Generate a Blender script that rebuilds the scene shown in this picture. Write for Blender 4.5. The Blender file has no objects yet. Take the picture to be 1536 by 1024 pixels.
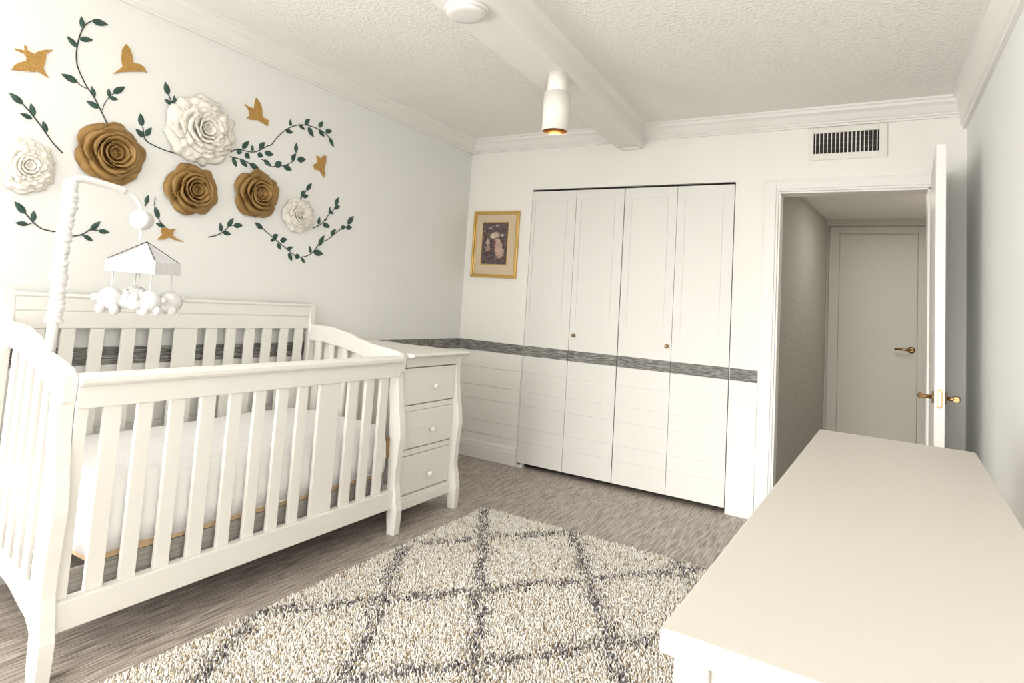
import bpy, math, random
import numpy as np
from mathutils import Vector, Matrix
from math import sin, cos, pi, radians

SC = bpy.context.scene
COL = SC.collection
H = 2.47            # ceiling height
W = 3.198           # room width (left wall x=0, right wall x=W)
YF = -6.9          # front wall behind the camera (back wall at y=0)

# ------------------------------------------------------------------ materials
def new_mat(name):
    m = bpy.data.materials.new(name); m.use_nodes = True
    nt = m.node_tree
    return m, nt, nt.nodes['Principled BSDF']

def mat(name, col, rough=.5, metal=0., bump=None, var=None, spec=.5, sheen=0.):
    m, nt, p = new_mat(name)
    p.inputs['Base Color'].default_value = (*col, 1)
    p.inputs['Roughness'].default_value = rough
    p.inputs['Metallic'].default_value = metal
    p.inputs['Specular IOR Level'].default_value = spec
    if sheen: p.inputs['Sheen Weight'].default_value = sheen
    tc = nt.nodes.new('ShaderNodeTexCoord')
    if var:        # (scale, second colour)
        n = nt.nodes.new('ShaderNodeTexNoise'); n.inputs['Scale'].default_value = var[0]
        n.inputs['Detail'].default_value = 4
        nt.links.new(tc.outputs['Object'], n.inputs['Vector'])
        r = nt.nodes.new('ShaderNodeValToRGB')
        r.color_ramp.elements[0].position = .35; r.color_ramp.elements[1].position = .65
        r.color_ramp.elements[0].color = (*col, 1); r.color_ramp.elements[1].color = (*var[1], 1)
        nt.links.new(n.outputs['Fac'], r.inputs['Fac'])
        nt.links.new(r.outputs['Color'], p.inputs['Base Color'])
    if bump:       # (scale, strength, distance)
        n = nt.nodes.new('ShaderNodeTexNoise'); n.inputs['Scale'].default_value = bump[0]
        n.inputs['Detail'].default_value = 3
        nt.links.new(tc.outputs['Object'], n.inputs['Vector'])
        b = nt.nodes.new('ShaderNodeBump'); b.inputs['Strength'].default_value = bump[1]
        b.inputs['Distance'].default_value = bump[2]
        nt.links.new(n.outputs['Fac'], b.inputs['Height'])
        nt.links.new(b.outputs['Normal'], p.inputs['Normal'])
    return m

def streak_mat(name, c0, c1, c2, scale, rough=.5, bump=.15, detail=6):
    """grain drawn out along one axis: scale = xyz mapping"""
    m, nt, p = new_mat(name)
    tc = nt.nodes.new('ShaderNodeTexCoord')
    mp = nt.nodes.new('ShaderNodeMapping'); mp.inputs['Scale'].default_value = scale
    nt.links.new(tc.outputs['Object'], mp.inputs['Vector'])
    n = nt.nodes.new('ShaderNodeTexNoise'); n.inputs['Scale'].default_value = 1.
    n.inputs['Detail'].default_value = detail; n.inputs['Roughness'].default_value = .65
    n.inputs['Distortion'].default_value = .6
    nt.links.new(mp.outputs['Vector'], n.inputs['Vector'])
    r = nt.nodes.new('ShaderNodeValToRGB')
    e = r.color_ramp.elements
    e[0].position = .36; e[0].color = (*c0, 1); e[1].position = .64; e[1].color = (*c2, 1)
    k = e.new(.5); k.color = (*c1, 1)
    nt.links.new(n.outputs['Fac'], r.inputs['Fac'])
    nt.links.new(r.outputs['Color'], p.inputs['Base Color'])
    p.inputs['Roughness'].default_value = rough
    b = nt.nodes.new('ShaderNodeBump'); b.inputs['Strength'].default_value = bump; b.inputs['Distance'].default_value = .002
    nt.links.new(n.outputs['Fac'], b.inputs['Height']); nt.links.new(b.outputs['Normal'], p.inputs['Normal'])
    return m

def attr_mat(name, rough=.8):
    m, nt, p = new_mat(name)
    a = nt.nodes.new('ShaderNodeAttribute'); a.attribute_name = 'Col'
    nt.links.new(a.outputs['Color'], p.inputs['Base Color'])
    p.inputs['Roughness'].default_value = rough
    p.inputs['Specular IOR Level'].default_value = .2
    return m

M = {}
M['wall_side'] = mat('wall_side', (.865,.865,.84), .8, bump=(90,.25,.002))
M['wall_back'] = mat('wall_back', (.92,.90,.85), .8, bump=(70,.35,.003))
M['wainscot'] = mat('wainscot', (.90,.88,.84), .7, bump=(60,.25,.002))
M['ceiling'] = mat('ceiling', (.95,.93,.885), .9, bump=(62,.7,.012))
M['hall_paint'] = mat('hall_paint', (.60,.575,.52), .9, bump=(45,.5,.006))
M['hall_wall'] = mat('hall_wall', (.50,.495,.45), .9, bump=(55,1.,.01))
M['beam'] = mat('beam', (.88,.86,.815), .6, bump=(20,.05,.002))
M['trim'] = mat('trim', (.89,.87,.83), .5)
M['white'] = mat('white_lacquer', (.87,.85,.80), .38, bump=(40,.03,.001))
M['door'] = mat('door_paint', (.82,.805,.765), .5, bump=(60,.12,.0015))
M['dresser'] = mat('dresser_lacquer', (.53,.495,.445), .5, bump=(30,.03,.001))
M['knob_white'] = mat('knob_white', (.9,.89,.86), .2)
M['floor'] = streak_mat('laminate', (.15,.122,.10), (.40,.345,.30), (.66,.59,.53), (150,7,1), .42, .12)
M['stripe'] = streak_mat('woven_border', (.05,.048,.044), (.17,.167,.155), (.58,.57,.52), (14,14,330), .7, .3)
M['cloth_gray'] = streak_mat('grey_board', (.26,.235,.21), (.36,.335,.31), (.46,.43,.40), (20,8,190), .8, .2)
M['black'] = mat('black_gap', (.012,.011,.010), .8)
M['gold_paper'] = mat('gold_paper', (.27,.15,.043), .5, .15, bump=(70,.7,.005), var=(14,(.37,.22,.07)))
M['white_paper'] = mat('white_paper', (.86,.82,.74), .6, bump=(45,.5,.004))
M['gold_glitter'] = mat('gold_glitter', (.40,.215,.045), .5, .2, bump=(500,.6,.002), var=(220,(.58,.34,.10)))
M['leaf'] = mat('leaf_green', (.024,.062,.048), .6, bump=(80,.2,.002), var=(30,(.045,.10,.08)))
M['stem'] = mat('stem_dark', (.018,.03,.027), .6)
M['plush'] = mat('plush_white', (.79,.78,.765), .95, bump=(120,.6,.006), sheen=.3)
M['fabric'] = mat('sleeve_white', (.78,.77,.76), .85, bump=(50,.3,.004))
M['canopy'] = mat('canopy_white', (.76,.755,.79), .85, bump=(140,.2,.002))
M['wire'] = mat('wire_dark', (.09,.085,.085), .5)
M['plastic'] = mat('plastic_white', (.78,.77,.745), .35)
M['mattress'] = mat('mattress_terry', (.95,.94,.93), .95, bump=(150,.5,.006), sheen=.3)
M['foam'] = mat('tan_band', (.60,.43,.26), .8, bump=(60,.2,.002))
M['gold_frame'] = mat('gold_frame', (.66,.44,.14), .35, .55, bump=(60,.15,.002))
M['mat_board'] = mat('mat_board', (.68,.56,.40), .9, bump=(200,.1,.001))
M['brass'] = mat('antique_brass', (.36,.22,.10), .28, .9)
M['steel'] = mat('latch_steel', (.55,.48,.38), .3, .9)
M['vent_dark'] = mat('vent_dark', (.02,.018,.016), .7)
M['lamp_gold'] = mat('lamp_inner_gold', (.45,.21,.06), .3, .8)
M['lamp_white'] = mat('lamp_enamel', (.86,.83,.76), .45)
M['base_rug'] = mat('rug_backing', (.45,.40,.33), .95)
M['pile'] = attr_mat('rug_pile', .9)
M['print'] = attr_mat('print_ink', .6)
M['glass'] = mat('bulb_glass', (.9,.85,.7), .15)

# ------------------------------------------------------------------ mesh builder
class MB:
    def __init__(s): s.v = []; s.f = []; s.sm = []
    def add(s, vs, fs, smooth=False):
        o = len(s.v); s.v += [tuple(map(float, p)) for p in vs]
        s.f += [tuple(i+o for i in f) for f in fs]; s.sm += [smooth]*len(fs)
        return s
    def box(s, x0, x1, y0, y1, z0, z1):
        vs = [(x,y,z) for x in (x0,x1) for y in (y0,y1) for z in (z0,z1)]
        return s.add(vs, [(0,1,3,2),(4,6,7,5),(0,4,5,1),(2,3,7,6),(0,2,6,4),(1,5,7,3)])
    def obox(s, c, ax, ay, az):
        """box from centre and three half vectors"""
        c, ax, ay, az = map(Vector, (c, ax, ay, az))
        vs = [c+ax*i+ay*j+az*k for i in (-1,1) for j in (-1,1) for k in (-1,1)]
        return s.add(vs, [(0,1,3,2),(4,6,7,5),(0,4,5,1),(2,3,7,6),(0,2,6,4),(1,5,7,3)])
    def prism(s, poly, axis, a0, a1, smooth=False):
        """closed 2-D polygon extruded on an axis: x->(y,z) y->(x,z) z->(x,y)"""
        n = len(poly)
        def P(p, a):
            return (a,p[0],p[1]) if axis == 'x' else (p[0],a,p[1]) if axis == 'y' else (p[0],p[1],a)
        vs = [P(p,a0) for p in poly]+[P(p,a1) for p in poly]
        s.add(vs, [(i,(i+1)%n,n+(i+1)%n,n+i) for i in range(n)], smooth)
        o = len(s.v)-2*n
        s.f += [tuple(o+i for i in reversed(range(n))), tuple(o+n+i for i in range(n))]; s.sm += [False]*2
        return s
    def strip(s, path, prof):
        """profile swept along straight mitred path handled by caller: list of rings"""
        n = len(prof[0]); vs = [p for r in prof for p in r]
        fs = [(k*n+i, k*n+(i+1)%n, (k+1)*n+(i+1)%n, (k+1)*n+i) for k in range(len(prof)-1) for i in range(n)]
        fs += [tuple(reversed(range(n))), tuple((len(prof)-1)*n+i for i in range(n))]
        return s.add(vs, fs)
    def tube(s, path, r, n=10, caps=True, smooth=True):
        path = [Vector(p) for p in path]; rs = r if isinstance(r, (list,tuple)) else [r]*len(path)
        rings = []; up = None
        for i, p in enumerate(path):
            t = (path[min(i+1,len(path)-1)]-path[max(i-1,0)]).normalized()
            if up is None:
                up = t.orthogonal().normalized()
            else:
                up = (up - t*up.dot(t)); up = up.normalized() if up.length > 1e-6 else t.orthogonal().normalized()
            b = t.cross(up)
            rings.append([p+(up*cos(2*pi*k/n)+b*sin(2*pi*k/n))*rs[i] for k in range(n)])
        vs = [q for g in rings for q in g]
        fs = [(k*n+i, k*n+(i+1)%n, (k+1)*n+(i+1)%n, (k+1)*n+i) for k in range(len(path)-1) for i in range(n)]
        s.add(vs, fs, smooth)
        if caps:
            o = len(s.v)-len(vs)
            s.f += [tuple(o+i for i in reversed(range(n))), tuple(o+(len(path)-1)*n+i for i in range(n))]; s.sm += [False]*2
        return s
    def lathe(s, prof, c=(0,0,0), axis='z', n=24, smooth=True):
        """prof = [(radius, height)]"""
        c = Vector(c); vs = []
        for r, h in prof:
            for k in range(n):
                a = 2*pi*k/n
                q = (r*cos(a), r*sin(a), h)
                q = q if axis == 'z' else (h, q[0], q[1]) if axis == 'x' else (q[0], h, q[1])
                vs.append(c+Vector(q))
        fs = [(k*n+i, k*n+(i+1)%n, (k+1)*n+(i+1)%n, (k+1)*n+i) for k in range(len(prof)-1) for i in range(n)]
        s.add(vs, fs, smooth)
        o = len(s.v)-len(vs)
        s.f += [tuple(o+i for i in reversed(range(n))), tuple(o+(len(prof)-1)*n+i for i in range(n))]; s.sm += [False]*2
        return s
    def ball(s, c, r, n=14, m=10):
        c = Vector(c); r = r if isinstance(r,(tuple,list)) else (r,r,r)
        vs = [c+Vector((0,0,-r[2]))]
        for j in range(1,m):
            t = -pi/2+pi*j/m
            for k in range(n):
                a = 2*pi*k/n; vs.append(c+Vector((r[0]*cos(t)*cos(a), r[1]*cos(t)*sin(a), r[2]*sin(t))))
        vs.append(c+Vector((0,0,r[2])))
        fs = [(0,1+(k+1)%n,1+k) for k in range(n)]
        fs += [(1+j*n+k,1+j*n+(k+1)%n,1+(j+1)*n+(k+1)%n,1+(j+1)*n+k) for j in range(m-2) for k in range(n)]
        L = len(vs)-1; fs += [(L,1+(m-2)*n+k,1+(m-2)*n+(k+1)%n) for k in range(n)]
        return s.add(vs, fs, True)
    def build(s, name, material, parent=None, bevel=0, seg=2, normals=True):
        me = bpy.data.meshes.new(name); me.from_pydata(s.v, [], s.f)
        me.polygons.foreach_set('use_smooth', s.sm)
        me.materials.append(M[material] if isinstance(material,str) else material)
        if normals:
            import bmesh
            b = bmesh.new(); b.from_mesh(me); bmesh.ops.recalc_face_normals(b, faces=b.faces); b.to_mesh(me); b.free()
        me.update()
        o = bpy.data.objects.new(name, me); COL.objects.link(o)
        if parent is not None:
            o.parent = parent
            o.matrix_parent_inverse = Matrix.Translation(-parent.location) if parent.type == 'EMPTY' or parent.location.length else Matrix()
        if bevel:
            md = o.modifiers.new('bevel','BEVEL'); md.width = bevel; md.segments = seg; md.limit_method = 'ANGLE'; md.angle_limit = radians(40)
        return o

def empty(name, loc, label, cat, group=None):
    o = bpy.data.objects.new(name, None); COL.objects.link(o); o.location = loc; o.empty_display_size = .1
    o['label'] = label; o['category'] = cat
    if group: o['group'] = group
    return o
def tag(o, label, cat, group=None, kind=None):
    o['label'] = label; o['category'] = cat
    if group: o['group'] = group
    if kind: o['kind'] = kind
    return o
def struct(o, label, cat): return tag(o, label, cat, kind='structure')

VINES= {'tall': ([[(-2.863, 1.828), (-2.9, 1.883), (-2.931, 1.926), (-2.967, 1.965), (-3.004, 2.024), (-3.016, 2.069), (-3.017, 2.113), (-3.013, 2.153), (-3.004, 2.193), (-2.991, 2.218), (-2.973, 2.238)], [(-2.961, 1.951), (-2.984, 1.955), (-2.999, 1.966)], [(-2.891, 1.879), (-2.884, 1.91), (-2.869, 1.943), (-2.852, 1.966)]], [((-3.003, 2.19), (-3.016, 2.238), 0.42), ((-2.974, 2.238), (-2.908, 2.248), 0.42), ((-3.015, 2.106), (-3.059, 2.136), 0.42), ((-3.012, 2.144), (-2.961, 2.16), 0.42), ((-2.999, 1.965), (-3.062, 1.978), 0.42), ((-2.926, 1.927), (-2.944, 1.966), 0.42), ((-2.904, 1.884), (-2.957, 1.9), 0.42), ((-2.854, 1.965), (-2.808, 2.009), 0.42), ((-2.87, 1.945), (-2.874, 1.979), 0.5), ((-2.868, 1.942), (-2.831, 1.944), 0.5)]), 'upperleft': ([[(-3.181, 1.817), (-3.157, 1.797), (-3.139, 1.779), (-3.113, 1.753), (-3.089, 1.726), (-3.06, 1.694), (-3.021, 1.663)]], [((-3.18, 1.817), (-3.23, 1.846), 0.42), ((-3.137, 1.783), (-3.155, 1.828), 0.42), ((-3.143, 1.77), (-3.186, 1.779), 0.42), ((-3.087, 1.731), (-3.106, 1.772), 0.42)]), 'lowerleft': ([[(-3.123, 1.399), (-3.095, 1.371), (-3.063, 1.35), (-3.034, 1.345), (-2.998, 1.342), (-2.948, 1.334), (-2.906, 1.348), (-2.88, 1.369), (-2.846, 1.369)], [(-3.095, 1.369), (-3.11, 1.359)], [(-2.913, 1.344), (-2.902, 1.339)]], [((-3.123, 1.399), (-3.166, 1.44), 0.42), ((-3.094, 1.374), (-3.097, 1.416), 0.48), ((-3.11, 1.359), (-3.154, 1.36), 0.42), ((-2.879, 1.367), (-2.844, 1.409), 0.42), ((-2.847, 1.369), (-2.801, 1.368), 0.42), ((-2.903, 1.342), (-2.864, 1.324), 0.42)]), 'biggold': ([[(-2.711, 1.857), (-2.692, 1.804), (-2.646, 1.786), (-2.575, 1.776), (-2.472, 1.778)]], [((-2.714, 1.858), (-2.728, 1.913), 0.5), ((-2.694, 1.819), (-2.671, 1.864), 0.5), ((-2.698, 1.812), (-2.74, 1.839), 0.48)]), 'whitetop': ([[(-2.609, 2.038), (-2.591, 2.011), (-2.562, 1.982)]], [((-2.609, 2.036), (-2.631, 2.091), 0.5), ((-2.567, 1.985), (-2.581, 2.041), 0.45), ((-2.588, 1.998), (-2.625, 2.01), 0.5)]), 'curl': ([[(-2.248, 1.852), (-2.208, 1.877), (-2.128, 1.881), (-2.08, 1.9), (-2.024, 1.94), (-2.003, 1.95), (-1.969, 1.999), (-1.921, 2.052), (-1.86, 2.095), (-1.795, 2.12), (-1.726, 2.128), (-1.653, 2.124), (-1.598, 2.107), (-1.562, 2.077)]], [((-1.883, 2.089), (-1.89, 2.124), 0.6), ((-1.913, 2.053), (-1.863, 2.057), 0.5), ((-1.824, 2.112), (-1.777, 2.095), 0.42), ((-1.781, 2.127), (-1.749, 2.166), 0.6), ((-1.755, 2.116), (-1.707, 2.071), 0.5), ((-1.674, 2.139), (-1.647, 2.18), 0.6), ((-1.672, 2.124), (-1.624, 2.095), 0.5), ((-1.62, 2.129), (-1.568, 2.143), 0.55), ((-1.583, 2.099), (-1.54, 2.052), 0.4), ((-2.182, 1.887), (-2.147, 1.934), 0.5), ((-2.215, 1.867), (-2.181, 1.865), 0.9), ((-2.163, 1.866), (-2.13, 1.846), 0.8), ((-2.116, 1.887), (-2.126, 1.919), 0.5), ((-2.077, 1.911), (-2.048, 1.954), 0.6), ((-2.084, 1.882), (-2.049, 1.875), 0.85), ((-2.041, 1.9), (-1.98, 1.9), 0.5)]), 'under_a': ([[(-2.25, 1.828), (-2.203, 1.829), (-2.171, 1.829), (-2.128, 1.818), (-2.097, 1.797)]], [((-2.234, 1.827), (-2.205, 1.784), 0.45), ((-2.188, 1.829), (-2.139, 1.797), 0.45), ((-2.128, 1.818), (-2.065, 1.804), 0.45)]), 'under_b': ([[(-2.058, 1.859), (-2.027, 1.852), (-1.985, 1.834), (-1.942, 1.852), (-1.906, 1.855), (-1.863, 1.881), (-1.833, 1.909), (-1.826, 1.957)]], [((-2.04, 1.859), (-1.988, 1.835), 0.45), ((-1.963, 1.841), (-1.92, 1.872), 0.7), ((-1.906, 1.857), (-1.845, 1.844), 0.5), ((-1.828, 1.951), (-1.83, 2.004), 0.5), ((-1.848, 1.898), (-1.837, 1.94), 0.65), ((-1.813, 1.913), (-1.752, 1.927), 0.55)]), 'smallwhite': ([[(-1.78, 1.672), (-1.755, 1.707), (-1.738, 1.732), (-1.721, 1.755)]], [((-1.723, 1.753), (-1.69, 1.799), 0.5), ((-1.755, 1.71), (-1.742, 1.749), 0.7), ((-1.746, 1.712), (-1.707, 1.723), 0.6)]), 'smallright': ([[(-1.65, 1.54), (-1.601, 1.566), (-1.558, 1.604), (-1.53, 1.643), (-1.491, 1.681), (-1.475, 1.708)]], [((-1.483, 1.703), (-1.465, 1.757), 0.5), ((-1.492, 1.684), (-1.445, 1.705), 0.5), ((-1.527, 1.644), (-1.527, 1.686), 0.4), ((-1.521, 1.657), (-1.494, 1.649), 0.5), ((-1.607, 1.569), (-1.604, 1.614), 0.5), ((-1.574, 1.578), (-1.513, 1.566), 0.5), ((-1.566, 1.599), (-1.544, 1.613), 0.5)]), 'lowerlong': ([[(-2.01, 1.495), (-1.958, 1.467), (-1.901, 1.438), (-1.843, 1.408), (-1.783, 1.378), (-1.743, 1.363), (-1.694, 1.37), (-1.646, 1.39), (-1.619, 1.417), (-1.583, 1.46), (-1.523, 1.49), (-1.473, 1.528), (-1.421, 1.567), (-1.372, 1.586), (-1.358, 1.616)]], [((-2.005, 1.489), (-2.058, 1.518), 0.45), ((-1.931, 1.449), (-1.898, 1.473), 0.7), ((-1.917, 1.447), (-1.945, 1.429), 0.6), ((-1.879, 1.44), (-1.832, 1.455), 0.6), ((-1.895, 1.424), (-1.869, 1.391), 0.55), ((-1.825, 1.397), (-1.786, 1.416), 0.55), ((-1.812, 1.381), (-1.783, 1.337), 0.5), ((-1.764, 1.366), (-1.727, 1.367), 0.8), ((-1.715, 1.362), (-1.686, 1.331), 0.45), ((-1.647, 1.395), (-1.662, 1.435), 0.5), ((-1.625, 1.405), (-1.55, 1.399), 0.5), ((-1.589, 1.443), (-1.555, 1.511), 0.42), ((-1.501, 1.518), (-1.463, 1.561), 0.5), ((-1.419, 1.569), (-1.385, 1.59), 0.7), ((-1.375, 1.581), (-1.325, 1.59), 0.6), ((-1.365, 1.607), (-1.318, 1.662), 0.5)]), 'sprig': ([[(-2.327, 1.406), (-2.284, 1.419), (-2.242, 1.444), (-2.215, 1.474), (-2.185, 1.485)]], [((-2.254, 1.441), (-2.266, 1.487), 0.45), ((-2.221, 1.473), (-2.193, 1.521), 0.45), ((-2.187, 1.483), (-2.132, 1.491), 0.5), ((-2.243, 1.439), (-2.197, 1.436), 0.5)]), 'behind': ([[(-2.659, 1.505), (-2.655, 1.517)], [(-2.617, 1.515), (-2.617, 1.542), (-2.616, 1.554)], [(-2.592, 1.461), (-2.57, 1.434), (-2.55, 1.426)]], [((-2.656, 1.516), (-2.65, 1.557), 0.5), ((-2.588, 1.459), (-2.614, 1.512), 0.42), ((-2.555, 1.427), (-2.6, 1.436), 0.42)])}
BIRDS= {'swallow': [(-3.233, 1.934), (-3.225, 1.955), (-3.211, 1.971), (-3.189, 1.985), (-3.189, 1.999), (-3.198, 2.01), (-3.232, 2.015), (-3.23, 2.019), (-3.198, 2.021), (-3.202, 2.042), (-3.197, 2.042), (-3.189, 2.025), (-3.166, 2.021), (-3.152, 2.038), (-3.134, 2.05), (-3.103, 2.062), (-3.126, 2.037), (-3.125, 2.012), (-3.129, 1.976), (-3.122, 1.963), (-3.106, 1.946), (-3.128, 1.953), (-3.147, 1.959), (-3.156, 1.953), (-3.195, 1.944)], 'wingup': [(-2.863, 2.048), (-2.828, 2.092), (-2.838, 2.124), (-2.839, 2.165), (-2.827, 2.194), (-2.807, 2.18), (-2.796, 2.157), (-2.786, 2.124), (-2.757, 2.129), (-2.738, 2.122), (-2.721, 2.101), (-2.732, 2.104), (-2.796, 2.081), (-2.834, 2.065)], 'split': [(-2.197, 2.119), (-2.173, 2.111), (-2.136, 2.112), (-2.135, 2.152), (-2.129, 2.173), (-2.098, 2.15), (-2.086, 2.121), (-2.08, 2.084), (-2.038, 2.077), (-2.04, 2.045), (-2.105, 2.059), (-2.149, 2.048), (-2.176, 2.051), (-2.158, 2.07), (-2.162, 2.085), (-2.172, 2.099)], 'small': [(-1.673, 1.969), (-1.64, 1.958), (-1.612, 1.983), (-1.598, 1.982), (-1.596, 1.945), (-1.605, 1.9), (-1.596, 1.878), (-1.601, 1.851), (-1.625, 1.876), (-1.645, 1.887), (-1.678, 1.884), (-1.691, 1.908), (-1.663, 1.928)], 'low': [(-2.573, 1.416), (-2.551, 1.424), (-2.528, 1.416), (-2.504, 1.425), (-2.516, 1.402), (-2.512, 1.39), (-2.49, 1.376), (-2.451, 1.369), (-2.463, 1.367), (-2.503, 1.372), (-2.53, 1.382), (-2.551, 1.367), (-2.585, 1.363), (-2.563, 1.39), (-2.571, 1.401)]}
ROSES= {'white_left': (-3.144, 1.582, 0.099, 0.103), 'gold_big': (-2.838, 1.704, 0.143, 0.131), 'white_big': (-2.43, 1.919, 0.177, 0.161), 'gold_mid': (-2.445, 1.619, 0.133, 0.122), 'gold_right': (-2.07, 1.668, 0.14, 0.124), 'white_small': (-1.77, 1.598, 0.113, 0.09)}

# ------------------------------------------------------------------ room shell
T = .12
CX0, CX1, CZ1 = .5745, 2.0264, 2.058          # closet opening
DX0, DX1, DZ1 = 2.28, 3.04, 1.982             # doorway
HY = 2.0                                       # hall depth
struct(MB().box(-T, W+T, YF-T, .0, -.06, 0).box(0, 3.4, 0, HY+.1, -.06, 0).build('floor','floor'), 'grey brown wood grain laminate floor', 'floor')
struct(MB().box(-T, W+T, YF-T, T, H, H+.06).build('ceiling','ceiling'), 'cream popcorn textured ceiling', 'ceiling')
LY0, LY1, LZ0, LZ1 = -6.7, -4.5, .3, 2.25       # side window added behind the viewer to let in extra light
struct(MB().box(-T, 0, YF-T, LY0, 0, H).box(-T,0,LY0,LY1,0,LZ0).box(-T,0,LY0,LY1,LZ1,H).box(-T, 0, LY1, T, 0, H).build('wall_left','wall_side'), 'pale grey white wall carrying the paper roses and vines', 'wall')
struct(MB().box(W, W+T, YF-T, T, 0, H).build('wall_right','wall_side'), 'pale grey wall on the right behind the long dresser', 'wall')
wb = MB()
wb.box(0, CX0, 0, T, 0, H).box(CX0, CX1, 0, T, CZ1, H).box(CX1, DX0, 0, T, 0, H).box(DX0, DX1, 0, T, DZ1, H).box(DX1, W, 0, T, 0, H)
struct(wb.build('wall_back','wall_back'), 'cream textured wall with the closet and the doorway', 'wall')
# front wall behind the camera with a wide window
WX0, WX1, WZ0, WZ1 = .12, 3.05, .12, 2.25
wf = MB().box(-T,W+T,YF-T,YF,0,WZ0).box(-T,W+T,YF-T,YF,WZ1,H).box(-T,WX0,YF-T,YF,WZ0,WZ1).box(WX1,W+T,YF-T,YF,WZ0,WZ1)
struct(wf.build('wall_front','wall_back'), 'cream wall behind the viewer with a wide window', 'wall')
wn = MB()
for a,b in ((WX0,WX0+.05),(WX1-.05,WX1),((WX0+WX1)/2-.025,(WX0+WX1)/2+.025)): wn.box(a,b,YF-.09,YF-.03,WZ0,WZ1)
wn.box(WX0,WX1,YF-.09,YF-.03,WZ0,WZ0+.05).box(WX0,WX1,YF-.09,YF-.03,WZ1-.05,WZ1)
struct(wn.build('window_1','trim'), 'white framed wide window behind the viewer', 'window')
wn = MB()
for a,b in ((LY0,LY0+.05),(LY1-.05,LY1),((LY0+LY1)/2-.025,(LY0+LY1)/2+.025)): wn.box(-.09,-.03,a,b,LZ0,LZ1)
wn.box(-.09,-.03,LY0,LY1,LZ0,LZ0+.05).box(-.09,-.03,LY0,LY1,LZ1-.05,LZ1)
struct(wn.build('fill_window','trim'), 'white framed side window added behind the viewer for extra light', 'window')
# closet interior, coloured black for the shade behind the shut doors
ci = MB().box(CX0-.05,CX0,T,.6,0,CZ1+.1).box(CX1,CX1+.05,T,.6,0,CZ1+.1).box(CX0-.05,CX1+.05,.6,.65,0,CZ1+.1).box(CX0,CX1,T,.6,CZ1,CZ1+.1)
struct(ci.build('wall_closet','black'), 'inside of the closet coloured black as shade behind the folding doors', 'wall')
ct = MB().box(CX0,CX1,.028,.07,2.0425,CZ1).build('trim_1','black')
struct(ct, 'black sliding track along the top of the closet opening', 'track')
# hall beyond the doorway
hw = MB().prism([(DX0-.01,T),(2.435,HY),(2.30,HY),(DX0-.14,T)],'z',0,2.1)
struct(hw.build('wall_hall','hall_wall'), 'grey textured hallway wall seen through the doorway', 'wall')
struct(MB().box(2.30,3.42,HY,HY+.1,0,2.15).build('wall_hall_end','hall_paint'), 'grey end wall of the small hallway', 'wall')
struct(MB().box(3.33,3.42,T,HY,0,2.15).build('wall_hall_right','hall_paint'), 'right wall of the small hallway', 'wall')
struct(MB().box(2.13,3.42,T,HY+.1,2.1,2.16).build('ceiling_hall','ceiling'), 'low textured ceiling of the hallway', 'ceiling')
struct(MB().prism([(HY,2.045),(HY-.015,2.045),(HY-.02,2.06),(HY-.045,2.09),(HY-.05,2.1),(HY,2.1)],'x',2.43,3.33).build('trim_17','hall_paint'), 'moulding above the closed hallway door', 'moulding')
# crown mouldings
def crown(d, h):   # (out from wall, below ceiling)
    return [(0,0),(d,0),(d,-.012),(d-.012,-.016),(d-.018,-.03),(d*.62,-h*.42),(d*.40,-h*.70),(.030,-h*.78),(.030,-h*.86),(.018,-h*.90),(.018,-h),(0,-h)]
pb = crown(.105,.10)
struct(MB().prism([(-d,H+z) for d,z in pb],'x',0,W).build('trim_2','trim'), 'white crown moulding along the back wall', 'moulding')
struct(MB().prism([(d,H+z) for d,z in pb],'y',YF,0).build('trim_3','trim'), 'white crown moulding along the left wall', 'moulding')
pr = crown(.068,.168)
struct(MB().prism([(W-d,H+z) for d,z in pr],'y',YF,0).build('trim_4','trim'), 'deep white crown moulding along the right wall', 'moulding')
# ceiling beam, slightly splayed
def bl(y): return 1.238-.0325*y
def br(y): return 1.425-.045*y
ZB = 2.322
bm = MB(); y0, y1 = YF, -.0
bm.add([(bl(y0),y0,ZB),(br(y0),y0,ZB),(br(y0),y0,H),(bl(y0),y0,H),(bl(y1),y1,ZB),(br(y1),y1,ZB),(br(y1),y1,H),(bl(y1),y1,H)],
       [(0,1,2,3),(7,6,5,4),(0,4,5,1),(1,5,6,2),(2,6,7,3),(3,7,4,0)])
struct(bm.build('trim_5','beam',bevel=.004), 'white painted beam crossing the ceiling', 'beam')
bt = MB()
for s, fn in ((-1,bl),(1,br)):
    bt.add([(fn(y0),y0,H-.03),(fn(y0)+s*.022,y0,H),(fn(y0),y0,H),(fn(y1),y1,H-.03),(fn(y1)+s*.022,y1,H),(fn(y1),y1,H)],[(0,1,2),(5,4,3),(0,3,4,1),(1,4,5,2),(2,5,3,0)])
struct(bt.build('trim_6','trim'), 'thin cove strip where the beam meets the ceiling', 'moulding')
struct(MB().box(1.262,1.40,-.05,-.012,ZB-.010,ZB).build('trim_7','trim',bevel=.003), 'small white block under the far end of the beam', 'moulding')
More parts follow.
